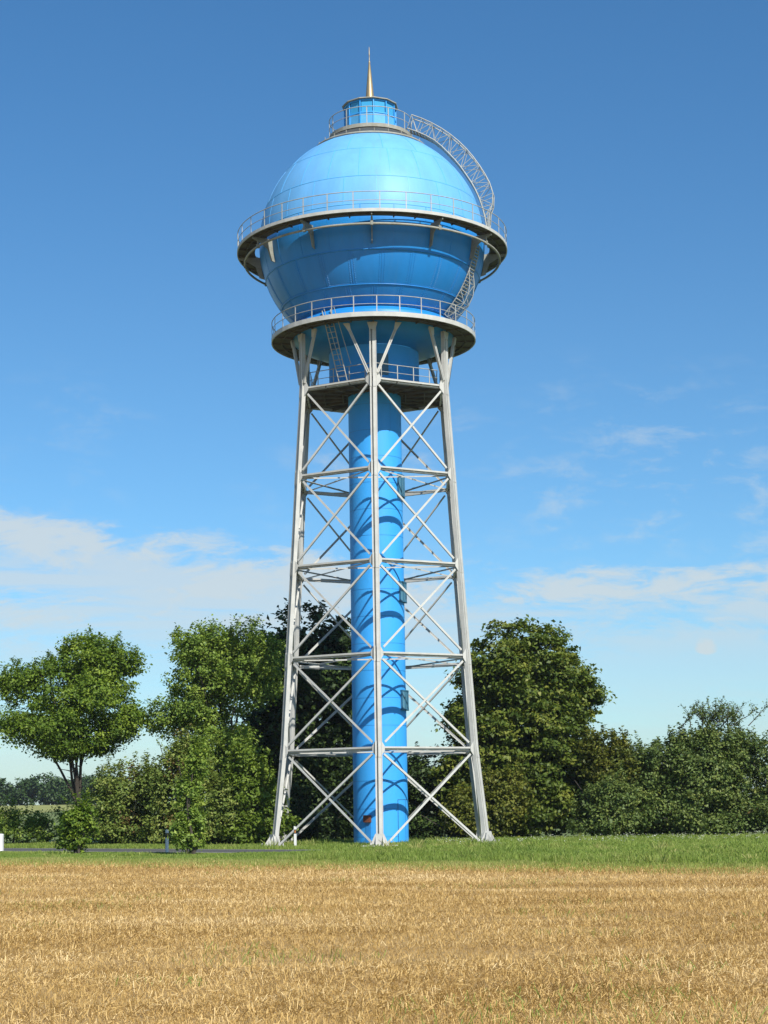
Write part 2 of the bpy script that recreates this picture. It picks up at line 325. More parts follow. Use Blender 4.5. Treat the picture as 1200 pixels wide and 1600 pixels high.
# --- legs
FD = {}
for i in range(6):
    a = NA[i]; o = rad(a); t = tan(a); b = MB()
    pts = [node(i, l) for l in range(6)] + [pol(4.26, a, 25.33)]
    for q in range(6):
        p0, p1 = pts[q], pts[q+1]
        wob = 0.0
        b.beam(p0-t*.125-o*.09, p1-t*.125-o*.09, .07, .20, o)
        b.beam(p0+t*.07-o*.09, p1+t*.07-o*.09, .17, .20, o)
        b.beam(p0-t*.052-o*.16, p1-t*.052-o*.16, .07, .04, o)                        # lacing strip in the gap
        b.beam(p0+t*.165+o*.016, p1+t*.165+o*.016, .03, .02, o)
    # splice plates and bolt rows
    for q in range(1, 6):
        p = pts[q]; dn = (pts[q]-pts[q-1]).normalized()
        b.beam(p+t*.06+o*.018-dn*.42, p+t*.06+o*.018+dn*.30, .14, .02, o)
        b.beam(p-t*.125+o*.018-dn*.42, p-t*.125+o*.018+dn*.30, .06, .02, o)
    # gusset plates in both adjoining faces
    for l in range(0, 6):
        for sgn in (1, -1):
            fdir = (node(i+sgn, l)-node(i, l)).normalized(); nrm = fdir.cross(Vector((0, 0, 1)))
            if nrm.dot(o) < 0: nrm = -nrm
            base = node(i, l)+nrm*(.008)+fdir*.08
            if l == 0: P = [(0, .0), (.42, .0), (.42, .06), (.10, .62), (0, .62)]
            elif l == 5: P = [(0, -.42), (.08, -.42), (.34, -.10), (.34, .10), (.14, .55), (0, .55)]
            else: P = [(0, -.36), (.08, -.36), (.26, -.09), (.26, .09), (.08, .36), (0, .36)]
            b.plate([base+fdir*x+Vector((0, 0, z)) for x, z in P], nrm, .02+.001*l)
    # flared head under the lower gallery
    pt = pts[-1]
    b.plate([pt+o*.02+t*x+Vector((0, 0, z)) for x, z in ((-.15, -.40), (.15, -.40), (.26, -.02), (-.26, -.02))], o, .03)
    b.build('leg', 'steel', tower)
    leg = [c for c in tower.children if c.name.startswith('leg')][-1]
    b = MB(); p = pts[0]; z = Vector((0, 0, 1))
    b.plate([p+o*.05+t*x+z*h for x, h in ((-.2, .62), (.2, .62), (.46, .05), (-.46, .05))], o, .03)
    for q in (-.17, .17): b.plate([p+t*q+o*x+z*h for x, h in ((.05, .55), (.42, .05), (-.35, .05), (-.25, .55))], t, .025)
    b.beam(p-t*.60+z*.02, p+t*.60+z*.02, 1.0, .06)
    for q in (-.42, .42):
        for r_ in (-.35, .35): b.tube([p+t*q+o*r_+z*.04, p+t*q+o*r_+z*.22], .03, 6)
    b.build('foot', 'steel', leg)
    b = MB(); b.beam(p-t*.85-z*.04, p+t*.85-z*.04, 1.5, .26); b.build('foundation', 'concrete', leg)
# --- ring girders
for l in range(1, 6):
    for i in range(6):
        p0, p1 = node(i, l), node(i+1, l); d = (p1-p0).normalized(); n = d.cross(Vector((0, 0, 1)))
        if n.dot(p0) < 0: n = -n
        p0 = p0+d*.24; p1 = p1-d*.24; z = Vector((0, 0, 1)); b = MB()
        b.beam(p0-n*.02+z*.042, p1-n*.02+z*.042, .02, .085, z); b.beam(p0-n*.105-z*.01, p1-n*.105-z*.01, .02, .14, z); b.beam(p0-n*.27, p1-n*.27, .02, .17, z)
        b.beam(p0-n*.15+z*.075, p1-n*.15+z*.075, .215, .018, z)
        b.beam(p0-n*.225-z*.078, p1-n*.225-z*.078, .07, .014, z)
        for q in range(1, 6):
            c = p0.lerp(p1, q/6); b.beam(c-n*.05-z*.074, c-n*.25-z*.074, .08, .01, z)
        b.build('ring_girder', 'steel', tower)
# --- diagonal braces in the six faces
for l in range(5):
    for i in range(6):
        q00, q10, q01, q11 = node(i, l), node(i+1, l), node(i, l+1), node(i+1, l+1)
        d = (q10-q00).normalized(); n = (q10-q00).cross(q01-q00).normalized()
        if n.dot(q00) < 0: n = -n
        for (p0, p1, off) in ((q00+d*.36, q11-d*.34, .005), (q10-d*.36, q01+d*.34, -.075)):
            zz = Vector((0, 0, 1)); a = p0+zz*(.30 if l else .12)+n*off; c = p1-zz*.26+n*off
            b = MB(); dd = (c-a).normalized(); s_ = dd.cross(n).normalized()
            b.beam(a, c, .10, .016, n); e = s_*.042
            if e.z > 0: e = -e
            b.beam(a+e-n*.042, c+e-n*.042, .014, .07, n)
            b.build('diagonal_brace', 'steel', tower)
# --- star bracing inside each level
for l in range(1, 5):
    for i in range(6):
        p0, p1 = node(i, l), node(i+2, l); d = (p1-p0).normalized(); z = Vector((0, 0, -.035-.028*(i % 2)-.006*(i//2)))
        if i < 3 or True:
            b = MB(); b.beam(p0+d*.25+z, p1-d*.25+z, .07, .02); x = d.cross(Vector((0, 0, 1)))*.03
            b.beam(p0+d*.25+z+x-Vector((0, 0, .034)), p1-d*.25+z+x-Vector((0, 0, .034)), .012, .045)
            m_ = (p0+p1)/2+z; b.beam(m_-d*.13-Vector((0, 0, .0)), m_+d*.13, .13, .032)
            b.build('horizontal_brace', 'steel', tower)
# --- spreading struts under the lower gallery
for i in range(6):
    for sgn in (-1, 1):
        a = NA[i]; p0 = node(i, 5)+tan(a)*sgn*.22+Vector((0, 0, .30))-rad(a)*.06; p1 = pol(4.26, a+sgn*R(17.5), 25.30); b = MB()
        o = rad(a+sgn*R(10)); s_ = (p1-p0).normalized().cross(o).normalized()
        b.beam(p0+s_*.042, p1+s_*.042, .055, .12, o); b.beam(p0-s_*.042, p1-s_*.042, .055, .12, o)
        b.beam(p0-o*.05, p1-o*.05, .05, .02, o)
        t2 = tan(a+sgn*R(17.5)); d_ = (p1-p0).normalized()
        b.plate([p1+o*.085-d_*.42-s_*.07, p1+o*.085-d_*.42+s_*.07, p1+o*.085+t2*.17, p1+o*.085-t2*.17], o, .024)
        b.build('strut', 'steel', tower)
# --- hexagonal platform
b = MB(); hx = [pol(RV[5]-.10, a, 22.52) for a in NA]; hi = [pol(RC+.015, a, 22.52) for a in NA]
for i in range(6):
    j = (i+1) % 6; up_ = Vector((0, 0, .05)); dn_ = Vector((0, 0, -.02))
    b.add([hx[i]+up_, hx[j]+up_, hi[j]+up_, hi[i]+up_, hx[i]+dn_, hx[j]+dn_, hi[j]+dn_, hi[i]+dn_], [(0, 1, 2, 3), (4, 7, 6, 5), (0, 4, 5, 1)])
for i in range(6):
    for f in (.0, .33, .66):
        a_ = hx[i].lerp(hx[(i+1) % 6], f); c_ = Vector((a_.x, a_.y, 0)).normalized()
        b.beam(a_*1-Vector((0, 0, .09)), Vector((c_.x*1.5, c_.y*1.5, 22.43)), .08, .13)
for f in (.45, .72):
    for i in range(6): b.beam(pol((RV[5]-.1)*f, NA[i], 22.42), pol((RV[5]-.1)*f, NA[(i+1) % 6], 22.42), .05, .10)
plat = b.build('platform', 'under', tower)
def railing(parent, pathf, n, z, h=.88, closed=True, rads=(.022, .016), mids=(.5,), samples=None, post=.05, a_off=0.0):
    """posts, handrail and mid rail along pathf(t) t in 0..1"""
    S = samples or 96
    P = [Vector(pathf(q/S)) for q in range(S if closed else S+1)]
    b = MB(); b.tube([p+Vector((0, 0, z+h)) for p in P], rads[0], 6, close=closed); b.build('handrail', 'steelthin', parent)
    for m_ in mids:
        b = MB(); b.tube([p+Vector((0, 0, z+h*m_)) for p in P], rads[1], 6, close=closed); b.build('mid_rail', 'steelthin', parent)
    for q in range(n):
        p = Vector(pathf((q+a_off)/n % 1.0)); t = Vector(pathf(((q+a_off)/n+.002) % 1.0))-p
        b = MB(); b.beam(p+Vector((0, 0, z-.12)), p+Vector((0, 0, z+h+.01)), post, post*.5, (t.y, -t.x, 0)); b.build('rail_post', 'steelthin', parent)
def hexpath(t):
    s_ = (t % 1.0)*6; i = int(s_) % 6; f = s_-int(s_)
    return (pol(3.72, NA[i], 0)).lerp(pol(3.72, NA[(i+1) % 6], 0), f)
railing(plat, hexpath, 24, 22.58, .80, samples=60, post=.045, a_off=.5)
# --- drum above the platform
b = MB(); b.lathe([(2.36, 22.56), (2.36, 22.62), (2.33, 22.66), (2.33, 24.82)], 72); drum = b.build('drum', 'blue', tower)
b = MB(); curved_box(b, 2.32, 2.37, R(4), R(18), 23.1, 24.2); b.build('hatch', 'winframe', drum)
# --- tank bottom, ring beam, sphere
SC, SR = 30.60, 5.90
b = MB(); b.lathe([(2.335, 24.72), (2.6, 24.74), (3.2, 24.86), (3.75, 25.08), (4.15, 25.38), (4.22, 25.58)], 96); b.build('tank_bottom', 'tankshade', tower)
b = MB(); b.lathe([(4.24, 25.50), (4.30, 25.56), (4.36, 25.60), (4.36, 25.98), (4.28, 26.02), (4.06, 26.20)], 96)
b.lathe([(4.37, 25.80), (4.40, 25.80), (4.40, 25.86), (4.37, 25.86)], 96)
b.build('ring_beam', 'tankshade', tower)
b = MB(); prof = []
ph0 = math.asin((26.22-SC)/SR); ph1 = R(64)
K = 90
def spt(r, a, ph): return Vector((r*math.cos(ph)*math.sin(a), -r*math.cos(ph)*math.cos(a), SC+r*math.sin(ph)))
NP = 44
seamph = [math.asin(min(.99, (z-SC)/SR)) for z in (27.12, 28.66, 30.9, 32.45, 34.25)]
def profile(pa, pb, n):
    return [(SR*math.cos(pa+(pb-pa)*q/n), SC+SR*math.sin(pa+(pb-pa)*q/n)) for q in range(n+1)]
lowp = profile(ph0, R(-1), 34); upp = profile(R(-1), ph1, 40)
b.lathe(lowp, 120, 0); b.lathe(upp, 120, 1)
def arcstrip(b, a, pa, pb, wd, th, mi, n=14):
    """raised butt strap down a meridian"""
    vs = []; t = tan(a)
    for q in range(n+1):
        ph = pa+(pb-pa)*q/n
        i0 = spt(SR-.01, a, ph); o0 = spt(SR+th, a, ph)
        vs += [i0-t*wd/2, o0-t*wd/2, o0+t*wd/2, i0+t*wd/2]
    fs = []
    for q in range(n):
        o_ = 4*q
        for e in range(3): fs.append((o_+e, o_+e+1, o_+5+e, o_+4+e))
    b.add(vs, fs, mi)
def hstrip(b, ph, hw, th, mi):
    dp = hw/SR/2
    r = lambda p_, e: ((SR+e)*math.cos(p_), SC+(SR+e)*math.sin(p_))
    b.lathe([r(ph-dp, -.01), r(ph-dp, th), r(ph+dp, th), r(ph+dp, -.01)], 120, mi)
for ph in seamph[:2]: hstrip(b, ph, .06, .022, 0)
for ph in seamph[2:]: hstrip(b, ph, .035, .010, 2)
def rivet(b, a, ph, s_=.025, mi=0):
    c = spt(SR+.004, a, ph); n = (c-Vector((0, 0, SC))).normalized(); t = tan(a); u = n.cross(t)
    b.add([c+t*s_, c+u*s_, c-t*s_, c-u*s_, c+n*s_*.9], [(0, 1, 4), (1, 2, 4), (2, 3, 4), (3, 0, 4)], mi)
NS = 22
bands = [(ph0, seamph[0], 0.0, 'riv'), (seamph[0], seamph[1], .5*0+.25, 'riv'), (seamph[1], seamph[2], .6, 'p'), (seamph[2], seamph[3], .1, 'p'), (seamph[3], seamph[4], .55, 'p'), (seamph[4], R(62), .3, 'p')]
for pa, pb, off, kd in bands:
    ns = NS if pa < R(30) else 16
    for q in range(ns):
        a = 2*math.pi*(q+off)/ns+R(1)
        if kd == 'riv':
            arcstrip(b, a, pa+.004, pb-.004, .035, .016, 0)
            if math.cos(a) > -.25:
                L_ = SR*(pb-pa); nr = int(L_/.085)
                for e in range(1, nr):
                    ph = pa+(pb-pa)*e/nr
                    for s_ in (-.12, .12): rivet(b, a+s_/(SR*math.cos(ph))*1.0, ph)
        else: arcstrip(b, a, pa+.003, pb-.003, .03, .009, 0 if pa < 0 else 2)
for q in range(330):                                                                   # rivet rows at the ring beam
    a = 2*math.pi*q/330
    if math.cos(a) > -.2: rivet(b, a, ph0+.012); rivet(b, a+.009, ph0+.028)
for q in range(500):
    a = 2*math.pi*q/500
    if math.cos(a) > -.2:
        for ph in seamph[:1]: rivet(b, a, ph-.012, .016); rivet(b, a, ph+.012, .016)
M['tankseam'] = mat('seam_blue', (0.085, 0.385, 0.74), 0.45, var=0.05)
sphere = b.build('spherical_tank', ['tankshade', 'tank', 'tankseam'], tower)
# --- galleries
def ringdeck(r0, r1, z0, z1, joists, name, nseg=96):
    b = MB()
    b.lathe([(r0, z1), (r0, z0+.05), (r1-.01, z0+.05)], nseg, 1, False)
    b.lathe([(r1-.04, z0+.048), (r1-.04, z0-.03), (r1+.012, z0-.03), (r1+.012, z1+.02), (r1-.02, z1+.02), (r1-.02, z1)], nseg, 2, False)
    b.lathe([(r1-.02, z1), (r0, z1)], nseg, 0, False)
    for q in range(joists):
        a = 2*math.pi*q/joists; b.beam(pol(r0+.02, a, z0+.0), pol(r1-.06, a, z0+.015), .05, .07, (0, 0, 1), 1)
    b.lathe([((r0+r1)/2-.03, z0+.05), ((r0+r1)/2-.03, z0-.03), ((r0+r1)/2+.03, z0-.03), ((r0+r1)/2+.03, z0+.05)], nseg, 1, False)
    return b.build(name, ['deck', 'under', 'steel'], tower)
def circ(r): return lambda t: pol(r, 2*math.pi*t, 0)
g1 = ringdeck(6.14, 7.06, 30.12, 30.23, 36, 'upper_gallery')
railing(g1, circ(7.04), 34, 30.23, .88, samples=136, a_off=3.3/360*34)
for q in range(12):
    a = R(30*q); o = rad(a); z = Vector((0, 0, 1)); b = MB(); c = pol(0, a, 0)
    P = [(5.86, 30.06), (6.98, 30.05), (6.98, 29.97), (6.50, 29.80), (6.12, 29.55), (5.92, 28.95), (5.70, 28.90), (5.80, 29.4)]
    b.plate([o*x+z*h for x, h in P], tan(a), .05)
    b.tube([o*6.66+z*29.95, o*6.66+z*29.6], .05, 8); b.beam(o*6.66+z*29.52, o*6.66+z*29.72, .14, .14, o)
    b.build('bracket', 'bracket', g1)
b = MB(); b.tube([pol(6.66, 2*math.pi*q/120, 29.60) for q in range(120)], .06, 8, close=True); b.build('pipe_ring', 'deck', g1)
g2 = ringdeck(4.25, 5.30, 25.36, 25.54, 24, 'lower_gallery', 60)
railing(g2, circ(5.28), 29, 25.54, .84, samples=116, a_off=2.0/360*29)
b = MB(); b.lathe([(2.14, 36.38), (2.14, 36.36), (2.12, 36.33), (1.2, 36.33)], 72, 1); b.lathe([(2.15, 36.36), (2.19, 36.36), (2.19, 36.56), (2.15, 36.56), (1.2, 36.55)], 72, 0, False)
g3 = b.build('top_gallery', ['deck', 'under'], tower)
railing(g3, circ(2.18), 12, 36.56, .90, samples=72, a_off=.85)
b = MB(); b.lathe([(3.00, 35.80), (3.03, 35.76), (3.03, 35.70), (2.80, 35.68)], 96, 1)
b.lathe([(3.00, 35.80), (2.72, 35.97), (2.36, 36.22), (2.12, 36.34), (1.0, 36.36)], 96, 0)
for q in range(24):
    a = R(15*q+4); b.tube([pol(2.85, a, 35.86), pol(2.85, a, 36.02)], .02, 6, 1)
b.build('collar', ['collar', 'deck'], tower)
# --- lantern cabin
b = MB(); nC = 12; A0 = R(7.7); RB = 1.36
ca = [A0+R(30)*i for i in range(nC)]
def ngon(r, z, aa=None): return [pol(r, a, z) for a in (aa or ca)]
def wallring(b, r, z0, z1, mi):
    v0 = ngon(r, z0); v1 = ngon(r, z1)
    b.add(v0+v1, [(i, (i+1) % nC, (i+1) % nC+nC, i+nC) for i in range(nC)], mi)
wallring(b, RB, 36.55, 37.52, 1); wallring(b, RB, 38.16, 38.24, 0)
for i in range(nC):
    a, c = ca[i], ca[(i+1) % nC]
    for z0 in (37.50,): b.beam(pol(RB, a, z0), pol(RB, c, z0), .06, .07)
    b.beam(pol(RB, a, 38.19), pol(RB, c, 38.19), .06, .08)
    b.beam(pol(RB+.01, a, 36.55), pol(RB+.01, a, 38.22), .06, .06, rad(a))
cab = b.build('lantern_cabin', ['blue', 'cabpanel'], tower)
for i in range(nC):
    b = MB(); a, c = ca[i], ca[(i+1) % nC]; p0 = pol(RB-.03, a, 0); p1 = pol(RB-.03, c, 0); z = Vector((0, 0, 1)); n = rad((a+c)/2)
    e = (p1-p0).normalized()*.05
    b.plate([p0+e+z*37.535, p1-e+z*37.535, p1-e+z*38.15, p0+e+z*38.15], n, .02, 1)
    b.build('window', ['cabglass', 'cabglass'], cab)
b = MB(); b.add(ngon(1.50, 38.24)+ngon(1.50, 38.29)+ngon(.22, 38.42), [tuple(range(nC))[::-1]]+[(i, (i+1) % nC, (i+1) % nC+nC, i+nC) for i in range(nC)]+[(i+nC, (i+1) % nC+nC, (i+1) % nC+2*nC, i+2*nC) for i in range(nC)])
b.build('roof', 'deck', cab)
b = MB(); b.lathe([(.27, 38.30), (.27, 38.42), (.255, 38.46), (.175, 39.4), (.045, 40.80), (.06, 40.84), (.022, 40.88), (.022, 41.2), (.04, 41.25), (.022, 41.3), (.02, 41.55), (.008, 41.7)], 24)
b.build('spire', 'gold', tower)
# --- curved stair over the top half and ladder cage under it
def lattice(name, a, halfw, inner, outer, treads=True, mats='steelthin', chord=.035, web=.018):
    """two trussed sides along a meridian; inner/outer are lists of (r from sphere centre, phi)"""
    t = tan(a); b = MB(); n = len(inner)
    I = [spt(r, a, ph) for r, ph in inner]; O = [spt(r, a, ph) for r, ph in outer]
    for s_ in (-halfw, halfw):
        b.tube([p+t*s_ for p in I], chord, 6); b.tube([p+t*s_ for p in O], chord*.9, 6)
        for q in range(n):
            b.tube([I[q]+t*s_, O[q]+t*s_], web, 5)
            if q < n-1: b.tube([(I[q] if q % 2 else O[q])+t*s_, (O[q+1] if q % 2 else I[q+1])+t*s_], web, 5)
    for q in range(n):
        b.tube([O[q]-t*halfw, O[q]+t*halfw], web, 5)
        if q < n-1: b.tube([O[q]-t*halfw*(1 if q % 2 else -1), O[q+1]+t*halfw*(1 if q % 2 else -1)], web*.9, 5)
    st = b.build(name, mats, tower)
    if treads:
        b = MB()
        for q in range(n-1):
            for e in range(3):
                p = I[q].lerp(I[q+1], e/3); u = (I[q]-Vector((0, 0, SC))).normalized(); b.beam(p-t*halfw, p+t*halfw, .10, .025, (0, 0, 1))
        b.build('treads', mats, st)
    return st
def interp(tab, x):
    for (x0, y0), (x1, y1) in zip(tab, tab[1:]):
        if x <= x1: return y0+(y1-y0)*(x-x0)/(x1-x0)
    return tab[-1][1]
it = [(-4, 6.12), (12, 6.10), (35, 6.14), (48, 6.28), (57, 6.45), (72, 6.55)]
ot = [(-4, 6.15), (8, 6.32), (21, 6.92), (35, 6.98), (72, 7.32)]
phs = [-4+76*q/16 for q in range(17)]
st = lattice('curved_stair', R(80), .30, [(interp(it, p), R(p)) for p in phs], [(interp(ot, p), R(p+(0 if p > 12 else 2))) for p in phs])
phs = [-46+38*q/8 for q in range(9)]
lattice('ladder_cage', R(64), .29, [(6.02, R(p)) for p in phs], [(6.02+.55*math.sin(math.pi*min(1, max(0, (p+50)/14*.5)))*(1 if p < -14 else .8), R(p)) for p in phs], True, chord=.024, web=.013)
# --- ladder from platform to lower gallery
b = MB(); p0 = Vector((-1.55, -2.95, 22.58)); p1 = Vector((-2.35, -3.75, 26.1)); sv = Vector((.62, -.35, 0)).normalized()*.24
for s_ in (-1, 1):
    b.tube([p0+sv*s_, p1+sv*s_], .03, 6); b.tube([p0+sv*s_*1.2+Vector((.15, -.4, .8)), p1+sv*s_*1.2+Vector((.15, -.4, 0))], .018, 6)
for q in range(1, 13): c = p0.lerp(p1, q/13); b.beam(c-sv, c+sv, .07, .02)
b.build('ladder', 'steelthin', tower)

# ================================================================== TREES
def limb(b, p0, p1, r0, r1, n=6, wob=.12, rg=None):
    p0 = Vector(p0); p1 = Vector(p1); L_ = (p1-p0).length; pts = []; rs = []
    ox = rg.normal(0, wob*L_*.3, 3)
    for q in range(n+1):
        f = q/n; pt = p0.lerp(p1, f)+Vector(ox)*math.sin(math.pi*f)+Vector(rg.normal(0, wob*.05*L_, 3))*(0 < q < n)
        pts.append(pt); rs.append(r0+(r1-r0)*f)
    b.tube(pts, rs, 7); return pts
def leaves(centers, out, per, leaf, cr, rg, flat=.7, upb=.55, outb=.45, rnd=.75):
    n = len(centers); C_ = np.repeat(centers, per, 0); O_ = np.repeat(out, per, 0); m_ = len(C_)
    cs = np.repeat(cr*(.6+.8*rg.random(n)), per)[:, None]
    P = C_ + rg.normal(0, .5, (m_, 3))*cs*np.array([1, 1, flat])
    nr = O_*outb + np.array([0, 0, upb]) + rg.normal(0, rnd*.58, (m_, 3))
    nr /= np.linalg.norm(nr, axis=1)[:, None]
    a = np.cross(nr, rg.normal(0, 1, (m_, 3))); a /= np.linalg.norm(a, axis=1)[:, None]
    c = np.cross(nr, a); s_ = (leaf*(.6+.8*rg.random(m_)))[:, None]
    dr = nr*s_*.18
    V = np.stack([P-a*s_*.62-dr, P+c*s_*.36, P+a*s_*.62-dr, P-c*s_*.36], 1)
    tint = np.clip(np.repeat(rg.normal(.45, .17, n), per)+rg.normal(0, .17, m_), 0, 1)
    return V, tint
def crown(parent, lobes, mat_, n_clump, per=45, leaf=.16, cr=.45, seed=1, sub=5, subr=.42, interior=.25, shell=.16, flat=.7, sprig=0, zmin=.15, name='crown', subout=.62, accent=None, zsq=.8):
    rg = np.random.default_rng(seed); L_ = []
    for (x, y, z, rx, ry, rz) in lobes:
        L_.append((x, y, z, rx*.86, ry*.86, rz*.86))
        for q in range(sub):
            d = rg.normal(0, 1, 3); d[2] = d[2]*zsq+.15; d /= np.linalg.norm(d); s_ = subr*(.7+.6*rg.random())
            L_.append((x+d[0]*rx*subout, y+d[1]*ry*subout, z+d[2]*rz*subout, rx*s_, ry*s_, rz*s_*.9))
    L_ = np.array(L_); A = (L_[:, 3]*L_[:, 4]*L_[:, 5])**(2/3); k_ = rg.choice(len(L_), n_clump, p=A/A.sum())
    d = rg.normal(0, 1, (n_clump, 3)); d /= np.linalg.norm(d, axis=1)[:, None]
    u = 1-np.abs(rg.normal(0, shell, n_clump)); ii = rg.random(n_clump) < interior; u[ii] = rg.random(ii.sum())**.5*.85
    C_ = L_[k_, :3]+d*L_[k_, 3:]*u[:, None]
    keep = C_[:, 2] > zmin
    C_, d = C_[keep], d[keep]
    V, t = leaves(C_, d, per, leaf, cr, rg, flat)
    if sprig:
        top = C_[np.argsort(-(C_[:, 2]+rg.normal(0, .25*L_[:, 5].max(), len(C_))))[:sprig*3]]; top = top[rg.choice(len(top), min(sprig, len(top)), False)]
        cc = []; oo = []
        for p in top:
            dr = np.array([rg.normal(0, .35), rg.normal(0, .35), 1]); ln = .35+.75*rg.random()
            for q in range(7): cc.append(p+dr*ln*(q+1)/7); oo.append(dr)
        V2, t2 = leaves(np.array(cc), np.array(oo), max(4, per//6), leaf*.85, cr*.30, rg, 1.0)
        V = np.concatenate([V, V2]); t = np.concatenate([t, t2])
    V[:, :, 2] = np.maximum(V[:, :, 2], .02)
    mi = None; mats = [mat_]
    if accent:
        mats = [mat_, accent]; h = np.sin(V[:, 0, 0]*1.9+seed)+np.sin(V[:, 0, 2]*2.3+V[:, 0, 1])+rg.normal(0, .5, len(V)); mi = (h > 1.75).astype(int)
    return quads(name, V, t, mats, parent, mi)
def tree(name, x, y, lobes, mat_, label, cat, trunk_r=.2, fork=2.0, group=None, seed=1, lean=(0, 0), nbr=7, tr_to=None, limbf=.55, spread=.7, **kw):
    e = empty(name, (x, y, 0), label=label, category=cat)
    if group: e['group'] = group
    rg = np.random.default_rng(seed+100); b = MB(); top = Vector((lean[0], lean[1], fork))
    limb(b, (0, 0, -.1), top, trunk_r, trunk_r*.8, 5, .05, rg)
    b.tube([(0, 0, -.05), (0, 0, .25)], [trunk_r*1.4, trunk_r*.98], 8)
    lc = [Vector(l[:3]) for l in lobes]
    for q in range(nbr):
        l = lobes[q % len(lobes)]; d = rg.normal(0, 1, 3); d[2] = abs(d[2])*.8; d /= np.linalg.norm(d)
        tgt = Vector(((l[0]+d[0]*l[3]*.7)*spread/.7, (l[1]+d[1]*l[4]*.7)*spread/.7, l[2]+d[2]*l[5]*.75))
        st_ = top*(.75+.25*rg.random()); pp = limb(b, st_, tgt, trunk_r*limbf, trunk_r*.09, 6, .16, rg)
        for w_ in range(3):
            m_ = pp[2+w_]; d2 = rg.normal(0, 1, 3); d2[2] = abs(d2[2]); d2 /= np.linalg.norm(d2)
            limb(b, m_, m_+Vector(d2)*l[3]*.45, trunk_r*.2, trunk_r*.04, 4, .15, rg)
    b.build('trunk', 'bark', e)
    crown(e, lobes, mat_, seed=seed, **kw)
    return e
# left maple with its vase of limbs
e = tree('maple_tree', -16.4, 98, [(-.4, 0, 7.8, 3.7, 3.6, 2.5), (.4, 0, 9.6, 2.5, 2.6, 1.7), (-2.8, 0, 6.6, 1.7, 2.2, 1.2), (2.1, 0, 6.9, 1.5, 2.2, 1.4), (-2.7, 0, 8.8, 1.6, 1.8, 1.5), (2.0, 0, 9.4, 1.5, 1.7, 1.6), (.2, 0, 5.8, 2.6, 2.4, 1.3), (-1.4, 0, 5.4, 1.2, 1.5, .9)], 'maple',
     'round green maple with dark forked trunk, leftmost of the roadside trees', 'tree', .21, 2.6, seed=3, nbr=8, n_clump=820, per=70, leaf=.14, cr=.58, sub=6, sprig=90, interior=.15, flat=.55, limbf=.42, spread=.5)
# second roadside tree
tree('elm_tree', -8.3, 97, [(-.7, 0, 8.9, 3.1, 2.8, 3.2), (1.3, 0, 9.4, 2.3, 2.4, 3.1), (-.2, 0, 5.3, 2.4, 2.3, 1.7), (.5, -.2, 3.3, 1.7, 1.4, 1.9), (.4, -.7, 1.5, 1.7, 1.1, 1.5), (-3.1, 0, 6.9, 1.2, 1.2, 1.2), (-1.6, 0, 10.6, 1.4, 1.3, 1.4)], 'acacia',
     'tall ragged light green tree with leafy shoots down its trunk, left of the tower', 'tree', .16, 3.6, seed=9, lean=(.1, 0), nbr=12, n_clump=950, per=64, leaf=.14, cr=.52, sub=7, sprig=110, interior=.15, limbf=.5)
# dark tree behind the tower's left side
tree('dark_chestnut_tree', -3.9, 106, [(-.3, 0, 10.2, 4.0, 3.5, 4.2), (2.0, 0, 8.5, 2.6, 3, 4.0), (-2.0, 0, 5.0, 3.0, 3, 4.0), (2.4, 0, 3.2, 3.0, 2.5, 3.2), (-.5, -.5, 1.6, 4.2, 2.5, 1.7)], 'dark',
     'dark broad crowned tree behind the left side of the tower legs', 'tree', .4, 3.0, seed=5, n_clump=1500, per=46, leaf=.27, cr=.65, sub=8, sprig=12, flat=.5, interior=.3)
# big chestnut on the right
tree('chestnut_tree', 8.0, 102, [(.1, 0, 9.3, 4.0, 3.6, 3.7), (.3, 0, 5.8, 4.5, 3.6, 3.8), (-1.4, 0, 3.2, 4.0, 3.2, 3.2), (3.2, 0, 8.0, 1.6, 2.0, 1.7), (2.4, -.3, 2.8, 3.4, 3.0, 2.9), (-2.7, 0, 6.6, 1.5, 2, 1.8), (.3, -.8, 1.3, 4.8, 2.6, 1.5)], 'chestnut',
     'big dense chestnut tree with a rounded domed top to the right of the tower', 'tree', .45, 3.0, seed=12, n_clump=2200, per=66, leaf=.20, cr=.58, sub=9, flat=.42, interior=.2, subr=.34, sprig=0)
